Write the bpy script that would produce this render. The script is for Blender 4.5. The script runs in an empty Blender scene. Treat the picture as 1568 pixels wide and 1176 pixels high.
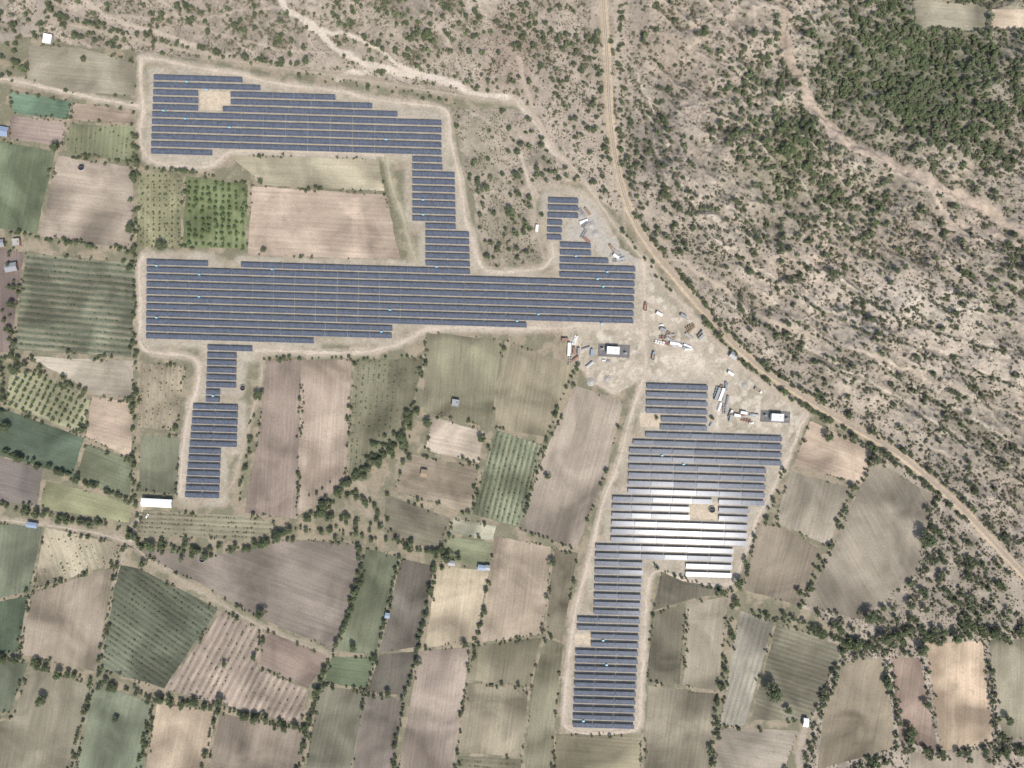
import bpy, bmesh, math, random
import numpy as np
from mathutils import Vector
random.seed(7); rng=np.random.default_rng(7)
S=0.6; H=627.2
def W(px,py): return ((px-784)*S,(588-py)*S)
def lin(c):
    c=np.array(c,float)/255.0
    l=np.where(c<=0.04045,c/12.92,((c+0.055)/1.055)**2.4)
    g=float(l@np.array([.3,.59,.11]))
    return (g+(l-g)*.80)*np.array([1.02,1.0,.97])+np.array([.012,.012,.013])  # desaturated and lifted off black: aerial haze painted into the surface colours
def lin4(c,k=1.0,sat=1.0):
    l=lin(c)*k
    g=float(l@np.array([.3,.59,.11])); l=g+(l-g)*sat
    return (float(l[0]),float(l[1]),float(l[2]),1.0)
scene=bpy.context.scene
def link(o): scene.collection.objects.link(o); return o

# ---------------------------------------------------------------- noise
def _h(ix,iy,seed):
    n=(ix*374761393+iy*668265263+seed*1442695041)&0xffffffff
    n=((n^(n>>13))*1274126177)&0xffffffff
    n=(n^(n>>16))&0xffffffff
    return n.astype(np.float64)/4294967295.0
def vnoise(x,y,seed=0):
    xi=np.floor(x).astype(np.int64); yi=np.floor(y).astype(np.int64)
    fx=x-xi; fy=y-yi
    fx=fx*fx*(3-2*fx); fy=fy*fy*(3-2*fy)
    a=_h(xi,yi,seed);b=_h(xi+1,yi,seed);c=_h(xi,yi+1,seed);d=_h(xi+1,yi+1,seed)
    return (a*(1-fx)+b*fx)*(1-fy)+(c*(1-fx)+d*fx)*fy
def fbm(x,y,seed=0,oct=4):
    s=0;a=0.5;t=0
    for o in range(oct):
        s=s+a*vnoise(x,y,seed+o*17); t+=a; a*=0.5; x=x*2.03+5.1; y=y*2.03+9.7
    return s/t
def sstep(a,b,x):
    t=np.clip((x-a)/(b-a),0,1); return t*t*(3-2*t)

# ---------------------------------------------------------------- plan data (map units, 1 unit = 0.6 m)
SLOPE=0.03
ARR=[
 dict(pitch=11.3,depth=4.4,poly=[(237,114),(372,120),(374,131),(400,134),(401,145),(515,150),(517,160),(608,166),(610,177),(677,181),(677,236),(679,262),(697,263),(699,357),(719,358),(721,426),(857,431),(858,374),(905,376),(906,399),(932,400),(933,409),(973,412),(970,492),(808,489),(807,499),(603,493),(601,518),(482,512),(482,524),(225,521),(226,397),(320,399),(320,411),(370,413),(370,403),(652,411),(652,343),(632,342),(632,238),(327,226),(326,245),(232,240)],
      holes=[[(305,140),(354,140),(354,168),(305,168)]]),
 dict(pitch=11.3,depth=4.4,poly=[(319,527),(388,531),(388,543),(364,543),(363,597),(339,597),(338,622),(366,624),(364,684),(340,686),(337,764),(284,762),(290,700),(297,620),(316,620)],holes=[]),
 dict(pitch=11.3,depth=4.4,poly=[(840,303),(886,303),(886,332),(862,333),(860,366),(838,366)],holes=[]),
 dict(pitch=12.4,depth=4.6,poly=[(990,586),(1084,588),(1082,668),(1197,671),(1196,718),(1173,718),(1170,774),(1147,776),(1144,832),(1124,833),(1119,889),(1049,887),(1050,862),(1007,862),(985,862),(971,1112),(877,1112),(882,986),(885,938),(909,937),(912,836),(935,834),(938,758),(961,757),(964,678),(988,676)],
      holes=[[(980,632),(1012,632),(1012,654),(980,654)],[(1056,768),(1100,768),(1100,795),(1056,795)],[(880,970),(905,970),(905,986),(880,986)]]),
]
PALE=(180,165,145); SAND=(170,155,134); TRK=(160,146,125)
ROADS=[
 ([(217,88),(214,120),(221,170),(216,190),(214,215),(226,248),(290,258),(325,255),(342,238),(356,230),(480,231),(590,238)],7,PALE,1),
 ([(217,88),(240,90),(290,102),(360,112),(430,131),(520,138),(560,150),(605,157),(672,163),(684,168),(688,180),(689,215),(702,262),(708,300),(714,340),(728,385),(738,412),(760,418),(832,413),(847,395),(845,378)],7,PALE,1),
 ([(592,238),(600,290),(618,330),(628,380),(640,402)],6,(156,148,120),1),
 ([(582,242),(597,330),(616,392)],3,(108,104,74),0),
 ([(220,392),(214,402),(214,420),(215,480),(213,525),(222,538),(240,541),(285,543),(303,552),(306,570),(302,600),(288,630),(280,690),(276,755)],7,PALE,1),
 ([(395,530),(402,545),(399,590),(384,640),(372,690),(352,760),(290,770)],5,TRK,1),
 ([(390,536),(470,540),(560,541),(620,525),(648,503),(720,500),(800,503),(860,502),(900,498),(985,496)],8,PALE,1),
 ([(985,395),(988,450),(984,520),(992,560),(975,610),(962,650),(947,715),(924,760),(912,820),(899,870),(880,930),(872,1000),(863,1090),(864,1112),(878,1121),(925,1123),(972,1120),(980,1108),(982,1050),(988,960),(990,890),(1008,868),(1040,888),(1122,900),(1136,860),(1156,800),(1182,750),(1208,700),(1226,650),(1242,625)],7,PALE,1),
 ([(785,150),(818,175),(848,230),(890,268),(936,340),(985,397),(1040,462),(1110,540),(1170,590),(1242,632)],6,SAND,1),
 ([(-60,105),(0,120),(60,131),(120,145),(200,161),(213,162)],6,PALE,1),
 ([(60,30),(130,42),(215,64),(300,80),(380,98),(460,108),(560,123),(660,139),(720,149),(790,158)],5,TRK,1),
 ([(40,-60),(66,-5),(60,30),(38,50),(-60,80)],6,(150,138,124),1),
 ([(-60,790),(60,802),(150,815),(195,830)],3.5,SAND,1),
 ([(195,830),(260,878),(340,925),(400,960),(505,1003)],2.6,TRK,1),
 ([(195,830),(184,866),(176,895)],2.6,TRK,1),
 ([(200,828),(214,795),(221,765)],4.5,PALE,1),
 ([(545,736),(560,752),(566,790)],5,TRK,0),
 ([(940,600),(965,560),(992,540)],4,SAND,1),
 ([(897,560),(905,585),(945,600)],4,PALE,1),
 ([(820,300),(815,330),(826,372),(835,398)],4,TRK,1),
 ([(800,292),(835,285),(885,290),(915,320),(935,360)],5,SAND,0),
 ([(906,-60),(909,40),(912,130),(918,215),(930,280),(960,345)],2.6,TRK,0),
 ([(944,-60),(946,100),(950,200),(968,290),(1004,360),(1060,430)],3,SAND,0),
]
TERR=[[(1050,330),(1110,400),(1200,440),(1290,500),(1400,530),(1600,610)],[(1120,330),(1200,390),(1290,440),(1400,500),(1600,560)],
 [(1090,460),(1180,500),(1260,560),(1350,600),(1480,680),(1600,760)],[(1100,180),(1160,250),(1240,300),(1330,390)],
 [(960,100),(1010,200),(1030,290),(1100,360)],[(980,150),(1000,220),(1012,300),(1060,340)],[(1180,470),(1280,530),(1400,590),(1560,690)]]
STREAMS=[
 ([(395,-60),(430,15),(490,43),(513,80),(560,98),(640,117),(720,138),(800,160),(830,200),(850,232)],7.5,(198,184,166)),
 ([(495,46),(560,60),(600,92),(640,112)],4.5,(194,180,160)),
 ([(100,-60),(110,-5),(180,30),(270,60),(330,85)],5,(176,160,140)),
 ([(520,120),(590,100),(650,118)],6,(190,176,156)),
 ([(640,-60),(660,20),(690,70),(720,138)],3,(172,156,136)),
 ([(200,-60),(240,0),(300,40),(400,70),(510,85)],3,(174,158,138)),
 ([(0,-10),(70,5),(160,20),(250,30),(340,20),(430,15)],3,(172,156,136)),
 ([(860,-60),(850,40),(870,120),(860,200),(880,262)],2.4,(172,156,136)),
 ([(1205,60),(1215,110),(1232,150),(1265,190),(1300,222)],10,(172,152,132)),
 ([(1232,150),(1265,200),(1300,225),(1360,248),(1420,285),(1500,312),(1568,360),(1640,400)],16,(172,153,133)),
 ([(1180,-60),(1200,60),(1225,140)],6,(156,138,116)),
 ([(1420,285),(1440,330),(1500,350),(1560,380)],5,(174,156,136)),
 ([(640,380),(760,420)],2,(165,155,136)),
 ([(1270,985),(1300,1000),(1262,1050),(1235,1110),(1220,1176)],7,(160,146,130)),
 ([(800,240),(810,280),(822,300)],5,(178,164,144)),
 ([(795,90),(805,135),(820,170)],4,(168,150,130)),
 ([(1000,395),(1060,400),(1130,470),(1240,520),(1380,560),(1568,640)],4,(172,156,134)),
 ([(1240,590),(1340,640),(1460,700),(1600,820)],2.4,(176,160,140)),
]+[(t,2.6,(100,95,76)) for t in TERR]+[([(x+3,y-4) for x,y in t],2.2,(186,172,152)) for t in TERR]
RAIL=[(918,-200),(923,0),(930,90),(933,180),(945,260),(965,330),(1000,385),(1045,437),(1095,495),(1150,555),(1230,607),(1300,650),(1375,692),(1425,735),(1480,785),(1530,840),(1568,880),(1700,1020)]
SCRUB=[([(925,-60),(935,200),(965,340),(1040,430),(1130,530),(1230,610),(1370,690),(1480,780),(1640,940),(1640,-60)],0.44),
       ([(-60,-60),(925,-60),(935,200),(965,340),(890,280),(820,170),(560,115),(215,80),(60,60),(-60,60)],0.34),
       ([(690,165),(820,175),(890,275),(820,290),(830,400),(750,410),(712,260)],0.05),
       ([(1240,640),(1370,700),(1480,790),(1640,960),(1640,1236),(1200,1236),(1300,980),(1230,930),(1270,840),(1340,690)],0.28)]
P='ploughed_field';C_='crop_field';G='fallow_field'
FIELDS=[
 (G,[(45,68),(120,72),(205,92),(208,148),(110,142),(40,122)],(134,126,104),None,0,5,0),
 (C_,[(14,138),(110,155),(104,184),(18,174)],(92,118,92),(108,128,102),6,8,.3),
 (P,[(16,176),(102,186),(96,226),(14,214)],(124,108,96),(142,126,112),7,8,.4),
 (C_,[(112,157),(202,168),(208,190),(106,186)],(140,122,102),(118,112,84),8,8,.3),
 (C_,[(106,188),(208,194),(206,250),(100,236)],(106,110,76),(130,124,90),7,95,.4),
 (C_,[(-60,205),(86,230),(56,358),(-60,342)],(98,108,78),(108,116,86),9,100,.3),
 (G,[(88,237),(206,256),(202,382),(60,362)],(142,128,110),None,0,8,0),
 (C_,[(212,262),(281,265),(277,380),(208,378)],(124,120,86),(106,110,72),8,90,.5),
 (C_,[(284,268),(380,282),(378,382),(278,380)],(112,122,76),(100,112,66),9,93,.5),
 (P,[(385,284),(592,297),(614,398),(378,392)],(164,144,122),(152,133,112),7,3,.4),
 (G,[(350,237),(580,243),(590,294),(402,284)],(152,142,114),None,0,3,0),
 (C_,[(40,386),(208,402),(202,548),(20,536)],(92,98,76),(136,130,104),9.5,5,.9),
 (P,[(-60,368),(38,385),(16,540),(-60,540)],(110,94,86),(118,102,94),7,85,.3),
 (G,[(40,545),(205,552),(205,612),(140,604),(118,588)],(154,143,123),None,0,5,0),
 (C_,[(14,572),(62,568),(138,612),(128,664),(8,622)],(136,134,100),None,0,25,0),
 (P,[(140,606),(206,616),(202,704),(130,668)],(152,133,111),(142,124,103),6,15,.3),
 (C_,[(4,624),(130,670),(112,730),(-60,682),(-60,600)],(80,96,74),(88,102,78),6,20,.3),
 (C_,[(132,678),(206,706),(200,762),(114,734)],(100,106,78),(114,116,86),6,20,.4),
 (C_,[(70,734),(202,770),(198,802),(60,778)],(136,136,96),(122,126,86),6,15,.4),
 (P,[(-60,684),(66,716),(58,776),(-60,760)],(100,91,84),(110,99,90),6,15,.3),
 (C_,[(215,556),(286,559),(272,660),(210,656)],(134,121,98),(108,106,76),9,95,.6),
 (C_,[(214,666),(276,668),(272,758),(212,752)],(100,102,79),(108,106,82),6,93,.3),
 (C_,[(214,780),(385,790),(422,800),(412,828),(208,822)],(110,106,80),(142,130,106),7,3,.6),
 (P,[(406,550),(468,550),(456,796),(372,786),(398,650)],(126,110,96),(118,103,89),6,93,.35),
 (P,[(460,550),(540,550),(530,742),(454,794)],(146,129,110),(137,120,102),6,93,.35),
 (C_,[(542,550),(650,548),(628,640),(590,702),(532,740)],(106,102,77),(94,102,66),8,95,.4),
 (C_,[(652,508),(770,520),(752,656),(646,630)],(116,112,84),(134,122,97),6,94,.3),
 (C_,[(772,520),(885,562),(862,600),(838,670),(754,656)],(132,121,95),(108,110,76),6,100,.4),
 (P,[(662,637),(742,660),(735,710),(650,690)],(158,143,123),(148,133,114),6,12,.3),
 (P,[(622,694),(735,714),(720,788),(602,752)],(142,127,105),(128,118,90),6,12,.3),
 (C_,[(757,656),(832,682),(795,808),(722,788)],(94,103,75),(140,136,106),8,104,.8),
 (P,[(880,588),(956,615),(932,712),(884,842),(794,812),(834,690)],(140,127,110),(128,116,100),6,106,.3),
 (G,[(590,755),(692,794),(672,842),(588,822)],(112,105,85),None,0,15,0),
 (C_,[(694,792),(762,805),(755,828),(686,818)],(150,147,122),(132,134,102),6,10,.3),
 (G,[(686,820),(755,830),(748,868),(672,860)],(116,119,86),None,0,10,0),
 (P,[(195,836),(330,850),(440,824),(552,832),(560,872),(515,998),(398,948),(300,892)],(118,107,94),(110,100,88),8,20,.3),
 (C_,[(180,864),(212,868),(335,932),(252,1055),(154,1026)],(82,89,69),(112,111,85),8,35,.6),
 (P,[(340,934),(400,964),(396,1020),(472,1056),(462,1112),(250,1056)],(126,110,97),(160,145,122),10,118,.8),
 (P,[(404,962),(502,1004),(472,1056),(396,1018)],(128,110,96),(120,103,89),6,25,.3),
 (C_,[(-60,795),(66,806),(46,906),(-60,930)],(96,102,79),(106,110,85),7,97,.4),
 (C_,[(68,806),(186,832),(180,862),(50,904)],(150,137,112),(118,122,86),9,70,.6),
 (P,[(48,906),(176,866),(150,1030),(30,1002)],(140,126,106),(132,119,99),6,100,.3),
 (C_,[(-60,932),(44,910),(28,1000),(-60,1000)],(76,90,66),(84,96,72),7,95,.3),
 (C_,[(-60,1002),(46,1014),(16,1092),(-60,1086)],(90,96,74),(96,102,78),7,100,.3),
 (G,[(50,1020),(140,1048),(104,1236),(-60,1236),(-60,1120),(15,1100)],(118,111,90),None,0,100,0),
 (C_,[(144,1044),(232,1076),(212,1236),(104,1236)],(104,111,87),(114,118,93),8,105,.3),
 (P,[(240,1074),(334,1090),(300,1236),(212,1236)],(158,140,114),(148,131,108),6,102,.3),
 (P,[(336,1090),(472,1120),(450,1236),(304,1236)],(120,107,91),(110,99,84),6,102,.3),
 (C_,[(560,838),(612,852),(576,1002),(512,998)],(96,101,75),(100,105,80),6,104,.3),
 (C_,[(614,854),(666,866),(642,992),(580,1000)],(98,91,79),(90,85,73),6,100,.3),
 (G,[(668,866),(750,872),(728,984),(650,992)],(158,143,115),None,0,98,0),
 (P,[(757,820),(846,836),(832,972),(730,986)],(150,134,111),(143,125,104),6,98,.3),
 (C_,[(848,840),(886,846),(862,984),(834,970)],(106,98,77),(114,106,83),6,98,.3),
 (C_,[(508,1004),(576,1006),(560,1056),(494,1046)],(90,101,71),(94,105,75),5,8,.3),
 (C_,[(490,1046),(560,1060),(528,1236),(456,1236)],(102,99,80),(108,105,84),6,103,.3),
 (C_,[(580,1002),(642,996),(620,1066),(562,1060)],(96,90,77),(88,82,71),6,100,.3),
 (P,[(556,1062),(620,1068),(596,1236),(530,1236)],(114,104,92),(120,109,95),6,100,.3),
 (P,[(642,996),(722,990),(698,1150),(694,1236),(598,1236)],(136,121,106),(128,114,100),6,98,.3),
 (C_,[(726,988),(830,976),(812,1052),(714,1042)],(126,118,92),(116,110,82),6,98,.4),
 (C_,[(714,1044),(810,1056),(800,1160),(700,1154)],(132,122,98),(122,114,88),6,98,.4),
 (C_,[(700,1156),(800,1162),(796,1236),(694,1236)],(110,106,82),(128,122,96),8,5,.5),
 (C_,[(834,976),(864,986),(852,1090),(844,1236),(798,1236),(812,1054)],(114,109,84),(102,98,74),6,98,.3),
 (C_,[(850,1124),(982,1122),(980,1236),(846,1236)],(132,123,94),(120,114,84),6,5,.3),
 (C_,[(1012,874),(1118,908),(1060,918),(998,936)],(106,100,81),(114,108,87),6,95,.3),
 (C_,[(998,938),(1052,922),(1046,992),(1042,1050),(990,1044)],(104,98,78),(94,91,72),6,95,.3),
 (G,[(1054,922),(1116,912),(1100,1060),(1044,1050)],(136,126,104),None,0,97,0),
 (C_,[(990,1048),(1100,1062),(1084,1236),(984,1236)],(124,115,94),(110,107,82),7,98,.3),
 (C_,[(1132,934),(1186,950),(1142,1112),(1100,1112)],(138,132,116),(114,110,90),8,106,.7),
 (C_,[(1190,950),(1292,990),(1242,1104),(1148,1104)],(108,104,83),(138,131,107),7,18,.5),
 (G,[(1100,1114),(1142,1114),(1224,1118),(1180,1236),(1088,1236)],(134,124,107),None,0,10,0),
 (P,[(1158,802),(1202,806),(1258,842),(1226,928),(1136,904)],(120,108,89),(112,101,83),6,105,.3),
 (P,[(1210,720),(1302,746),(1270,838),(1186,798)],(148,137,117),(137,126,106),6,105,.3),
 (P,[(1240,642),(1336,690),(1322,742),(1214,714)],(166,145,121),(160,139,115),6,20,.3),
 (G,[(1336,700),(1432,760),(1404,880),(1320,950),(1232,928),(1272,842)],(128,118,100),None,0,60,0),
 (P,[(1416,984),(1506,980),(1522,1138),(1440,1152)],(172,149,120),(164,142,112),6,92,.3),
 (P,[(1364,1004),(1410,1008),(1438,1150),(1376,1134)],(136,115,99),(129,109,93),6,97,.3),
 (C_,[(1512,980),(1640,972),(1640,1122),(1534,1134)],(128,121,97),(137,127,103),7,92,.3),
 (G,[(1290,1012),(1352,1006),(1374,1146),(1250,1180),(1262,1080)],(126,114,91),None,0,100,0),
 (P,[(1394,1152),(1520,1145),(1530,1236),(1390,1236)],(138,126,107),(128,117,97),6,92,.3),
 (G,[(1398,-4),(1514,10),(1510,50),(1398,42)],(134,127,104),None,0,5,0),
 (P,[(1518,12),(1640,16),(1640,56),(1514,46)],(184,164,137),(174,154,127),6,5,.3),
]
HEDGES=[
 ([(-20,344),(60,366),(205,386)],9,3,1.8,3.4),
 ([(205,160),(209,250),(203,385),(209,540),(205,700),(212,830)],8,4,1.6,3.6),
 ([(-20,684),(60,710),(130,735),(205,768)],6,3,2,3.8),
 ([(-20,548),(60,562),(140,602)],8,5,2,4),
 ([(5,560),(8,620),(-10,670)],9,3,2,4),
 ([(-20,765),(60,785),(130,800),(198,806),(214,834)],6,4,2,4),
 ([(214,834),(300,845),(350,842),(410,832),(450,805),(485,790),(530,742),(570,712),(612,676),(640,624)],3.4,7,1.6,4.4),
 ([(500,770),(545,745),(575,780),(600,820),(640,840),(695,850)],4,9,1.6,4.2),
 ([(440,805),(520,810),(580,830)],4,8,1.6,3.8),
 ([(560,700),(610,660),(625,700)],4,9,1.4,3.6),
 ([(500,745),(480,775),(520,790),(560,800)],6,8,1.4,3.4),
 ([(-20,1000),(50,1012),(100,1028),(150,1044),(240,1068),(335,1084),(400,1100),(470,1116)],5,5,1.8,4.2),
 ([(150,1044),(160,990),(176,880),(190,832)],8,3,1.6,3.2),
 ([(470,1116),(490,1050),(515,992),(555,880),(548,832)],5,4,1.8,3.8),
 ([(667,866),(652,940),(640,992),(615,1080),(598,1190)],7,3,1.6,3.2),
 ([(612,852),(595,920),(578,1000),(560,1060)],10,2,1.4,2.6),
 ([(752,868),(730,985),(712,1050),(698,1190)],10,3,1.5,3),
 ([(142,1046),(125,1110),(104,1190)],7,3,1.8,3.2),
 ([(236,1074),(225,1130),(212,1190)],6,3,1.6,3),
 ([(334,1088),(318,1140),(308,1190)],6,3,1.6,3),
 ([(470,1118),(462,1150),(452,1190)],7,3,1.6,3),
 ([(1128,900),(1124,940),(1104,1050),(1084,1190)],6,5,1.8,3.6),
 ([(1126,930),(1200,946),(1300,986),(1350,1000)],6,6,2,4),
 ([(1300,986),(1400,968),(1500,972),(1590,968)],5,8,2,4.5),
 ([(1320,950),(1400,920),(1450,870)],6,12,2,4.2),
 ([(1300,986),(1262,1060),(1240,1120),(1240,1190)],5,7,1.8,3.6),
 ([(1198,722),(1182,775),(1150,830),(1132,890)],9,4,1.6,3),
 ([(1000,866),(1060,892),(1124,904)],10,3,1.4,2.6),
 ([(1340,690),(1305,750),(1262,848),(1226,932)],9,3,1.8,3.4),
 ([(1356,1000),(1370,1080),(1382,1130),(1440,1162),(1590,1138)],7,8,2,4.5),
 ([(1508,980),(1520,1060),(1530,1140)],12,3,1.6,3),
 ([(972,330),(1010,385),(1055,437),(1105,497),(1160,556),(1240,604),(1310,645),(1385,690),(1435,730)],6,3,1.4,3.2),
 ([(950,350),(990,400),(1030,450)],10,3,1.4,2.6),
 ([(1440,735),(1500,790),(1560,860)],8,4,1.4,3),
 ([(1080,492),(1140,560),(1225,618),(1300,664),(1368,704),(1440,760)],6,3,1.6,3.6),
 ([(915,60),(912,130),(918,200),(928,270)],7,5,1.4,3),
 ([(950,10),(950,180),(958,260),(985,330)],7,5,1.4,3),
 ([(130,36),(215,58),(300,74),(380,92),(460,102)],6,4,1.4,3.2),
 ([(460,112),(560,132),(660,148),(700,160)],10,4,1.2,2.4),
 ([(225,258),(300,264),(380,280)],8,2,1.6,2.8),
 ([(795,808),(884,842)],12,2,1.4,2.4),
 ([(650,548),(630,640)],9,4,1.6,3),
 ([(886,560),(860,605),(832,690),(800,800)],12,2,1.4,2.6),
 ([(1400,880),(1440,860),(1420,780)],8,6,2,4),
 ([(405,550),(540,548),(640,546)],13,2,1.3,2.2),
 ([(0,30),(30,80),(12,130)],5,12,2,4.5),
 ([(10,370),(25,400),(12,440),(20,540)],6,7,2,4),
 ([(385,640),(380,700),(365,765)],9,5,1.6,3),
]+[([(x-2,y+3) for x,y in t],5,2.4,.9,2.0) for t in TERR]
BIG=[(397,607,5.2),(1265,668,5.5),(1335,704,6),(655,648,4.5),(738,672,4.6),(838,729,3.4),(402,937,5.4),(542,990,4.2),(317,850,4.4),(1180,1055,9.5),(1412,822,8.5),(1327,942,7),(1303,746,4.2),(88,228,5.2),(250,378,5.4),(203,352,5),(780,323,4.6),(744,290,4.4),(1392,1116,5.4),(1416,1076,4.6),(1408,992,6),(222,862,4.2),(68,1070,5.6),(1350,975,6.5),(1222,905,4),(712,985,3.8),(845,860,4.2),(390,1005,3.4),(128,658,4),(205,622,4),(340,1072,5),(640,1012,4),(1515,298,4),(1102,905,4.2),(12,655,5.2),(28,568,5),(1190,240,5.5),(1380,690,4),(1270,420,5),(1205,1085,4),(742,935,3.6),(180,1100,3.5),(790,270,4),(1090,640,2.2),(700,195,3),(130,92,3),(470,95,4),(345,1015,3),(1465,420,5),(1130,890,5),
 (770,172,3),(720,270,2.6),(830,330,2.6),(765,375,2.4),(812,352,2.8),(792,235,3.4),(748,245,2.4),(735,350,2.2),(795,300,2.4),(822,260,3.2),(400,280,3),(405,384,3),(270,655,3),(1540,1100,5),(1480,1160,4),(595,1060,4),(1005,640,2),(1140,420,4),(1050,300,3.6),(1010,140,3.4),(1075,60,4),(1150,60,4)]

# ---------------------------------------------------------------- ground raster
gx=np.concatenate([[-9000,-5000,-2600,-1300,-600,-250],np.arange(-60,1629,1.5),[1820,2200,2900,4200,6600,10500]])
gy=np.concatenate([[-9000,-5000,-2600,-1300,-600,-250],np.arange(-60,1237,1.5),[1430,1800,2500,3800,6200,10000]])
nx,ny=len(gx),len(gy)
PX,PY=np.meshgrid(gx,gy)
n1=fbm(PX/28,PY/28,1,4)-.5; n2=fbm(PX/28,PY/28,51,4)-.5
WX=PX+n1*16; WY=PY+n2*16
WXs=PX+(fbm(PX/9,PY/9,91,3)-.5)*6; WYs=PY+(fbm(PX/9,PY/9,131,3)-.5)*6
def seg_mask(pts,r,soft,X,Y):
    D=np.full(X.shape,1e9)
    m=r+soft+16
    for (x0,y0),(x1,y1) in zip(pts[:-1],pts[1:]):
        i0=np.searchsorted(gx,min(x0,x1)-m);i1=np.searchsorted(gx,max(x0,x1)+m)
        j0=np.searchsorted(gy,min(y0,y1)-m);j1=np.searchsorted(gy,max(y0,y1)+m)
        if i1<=i0 or j1<=j0: continue
        x=X[j0:j1,i0:i1];y=Y[j0:j1,i0:i1]
        dx=x1-x0;dy=y1-y0;L=dx*dx+dy*dy+1e-9
        t=np.clip(((x-x0)*dx+(y-y0)*dy)/L,0,1)
        d=np.hypot(x-x0-t*dx,y-y0-t*dy)
        D[j0:j1,i0:i1]=np.minimum(D[j0:j1,i0:i1],d)
    return D
def pip(poly,X,Y):
    ins=np.zeros(X.shape,bool)
    n=len(poly)
    for k in range(n):
        x0,y0=poly[k];x1,y1=poly[(k+1)%n]
        if y0==y1: continue
        c=((Y>=min(y0,y1))&(Y<max(y0,y1)))
        xc=x0+(Y-y0)*(x1-x0)/(y1-y0)
        ins^=(c&(X<xc))
    return ins
def pip_grid(poly,X,Y,m=16):
    xs=[p[0] for p in poly];ys=[p[1] for p in poly]
    i0=np.searchsorted(gx,min(xs)-m);i1=np.searchsorted(gx,max(xs)+m)
    j0=np.searchsorted(gy,min(ys)-m);j1=np.searchsorted(gy,max(ys)+m)
    out=np.zeros(X.shape,bool)
    out[j0:j1,i0:i1]=pip(poly,X[j0:j1,i0:i1],Y[j0:j1,i0:i1])
    return out
def smooth_poly(pts,step=3.0):
    P_=np.array(pts,float); 
    for _ in range(3):
        Q=[P_[0]]
        for i in range(len(P_)-1):
            Q+= [P_[i]*.75+P_[i+1]*.25,P_[i]*.25+P_[i+1]*.75]
        Q.append(P_[-1]); P_=np.array(Q)
    seg=np.hypot(*np.diff(P_,axis=0).T); s=np.concatenate([[0],np.cumsum(seg)])
    t=np.arange(0,s[-1],step)
    return np.stack([np.interp(t,s,P_[:,0]),np.interp(t,s,P_[:,1])],1)
def sp_list(pts,step=14): return [tuple(q) for q in smooth_poly(pts,step)]+[tuple(map(float,pts[-1]))]
COL=np.empty((ny,nx,3)); 
farm=lin((116,112,86)); farm2=lin((144,131,106)); scr=lin((154,141,124)); scr2=lin((133,122,107)); scr3=lin((170,155,137))
nb=fbm(PX/60,PY/60,7,5)
nf=fbm(PX/14,PY/14,27,4)
COL[:]=farm
k=sstep(.42,.6,nf)[...,None]; COL=COL*(1-k)+farm2*k
def blend(M,c):
    global COL
    M=M[...,None] if M.ndim==2 else M
    COL=COL*(1-M)+np.asarray(c)*M
sc=np.zeros((ny,nx))
for poly,_ in SCRUB: sc=np.maximum(sc,pip_grid(poly,WX,WY).astype(float))
big=(PX<-60)|(PX>1628)|(PY<-60)|(PY>1236)
sc[big]=1
scol=scr*(1-sstep(.42,.6,nb)[...,None])+scr2*sstep(.42,.6,nb)[...,None]
k=sstep(.52,.66,nf)[...,None]*.6; scol=scol*(1-k)+scr3*k
COL=COL*(1-sc[...,None])+scol*sc[...,None]
# eroded ridges / gullies run down the hillside
rg=1-np.abs(fbm((WX*.75+WY*.66)/80,(WX*.66-WY*.75)/30,301,5)*2-1)
rg2=1-np.abs(fbm((PX*.5+PY*.86)/22,(PX*.86-PY*.5)/10,351,4)*2-1)
pl=sstep(.45,.62,fbm(PX/90,PY/90,371,3))
blend(sc*sstep(.82,.97,rg)*(.18+.4*pl),lin((184,168,148)))
blend(sc*sstep(.74,.5,rg)*.45,lin((108,102,84)))
blend(sc*sstep(.92,.99,rg2)*.25,lin((182,168,150)))
blend(sc*sstep(.60,.72,fbm(PX/7,PY/7,401,3))*.5,lin((110,105,86)))
SPL=[(1380,110,140,85,(92,97,72),.75),(1440,60,110,60,(96,100,74),.6),(1200,245,60,70,(112,110,78),.6),(1300,330,120,60,(120,113,92),.4),
 (1420,160,60,40,(76,84,62),.7),(1500,220,80,60,(112,107,85),.5),
 (1340,455,110,40,(190,176,157),.55),(1250,400,60,40,(174,157,137),.5),(1440,470,80,35,(190,178,160),.55),(1500,560,90,40,(176,163,145),.45),
 (1010,220,38,75,(120,111,102),.75),(1110,350,60,60,(174,161,143),.45),(1020,50,60,60,(156,139,120),.5),(1080,130,60,80,(146,131,114),.4),
 (780,80,40,60,(150,129,112),.6),(600,70,90,40,(147,135,115),.4),(300,30,120,40,(145,131,114),.5),(740,230,40,60,(134,127,102),.6),
 (860,140,60,60,(162,147,130),.5),(900,210,50,60,(156,143,126),.5),(1450,640,80,60,(146,137,119),.5),(1500,930,80,60,(130,121,104),.55),
 (1360,760,60,60,(130,121,103),.5),(1540,700,60,60,(118,110,94),.5),(1490,20,90,40,(110,109,85),.4),(1180,560,80,30,(156,144,126),.5),
 (775,360,50,55,(130,122,99),.7),(560,780,50,40,(130,121,97),.5),(1200,420,60,40,(168,151,132),.4),(1390,380,70,40,(146,130,111),.5),(1480,360,60,30,(174,156,135),.5),
 (1540,20,50,50,(118,113,90),.5),(1100,640,60,30,(150,140,120),.3),(1530,440,60,60,(124,116,96),.4),(1050,440,40,30,(136,125,106),.4),(1300,560,60,30,(136,126,108),.4)]
for (x,y,rx,ry,c,s) in SPL:
    M=s*np.exp(-(((WX-x)/rx)**2+((WY-y)/ry)**2))
    blend(M,lin(c))
COMP=[(862,490),(985,492),(975,405),(1000,400),(1060,480),(1130,555),(1238,628),(1205,676),(1085,668),(1084,584),(990,584),(940,606),(880,562),(868,520)]
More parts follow.
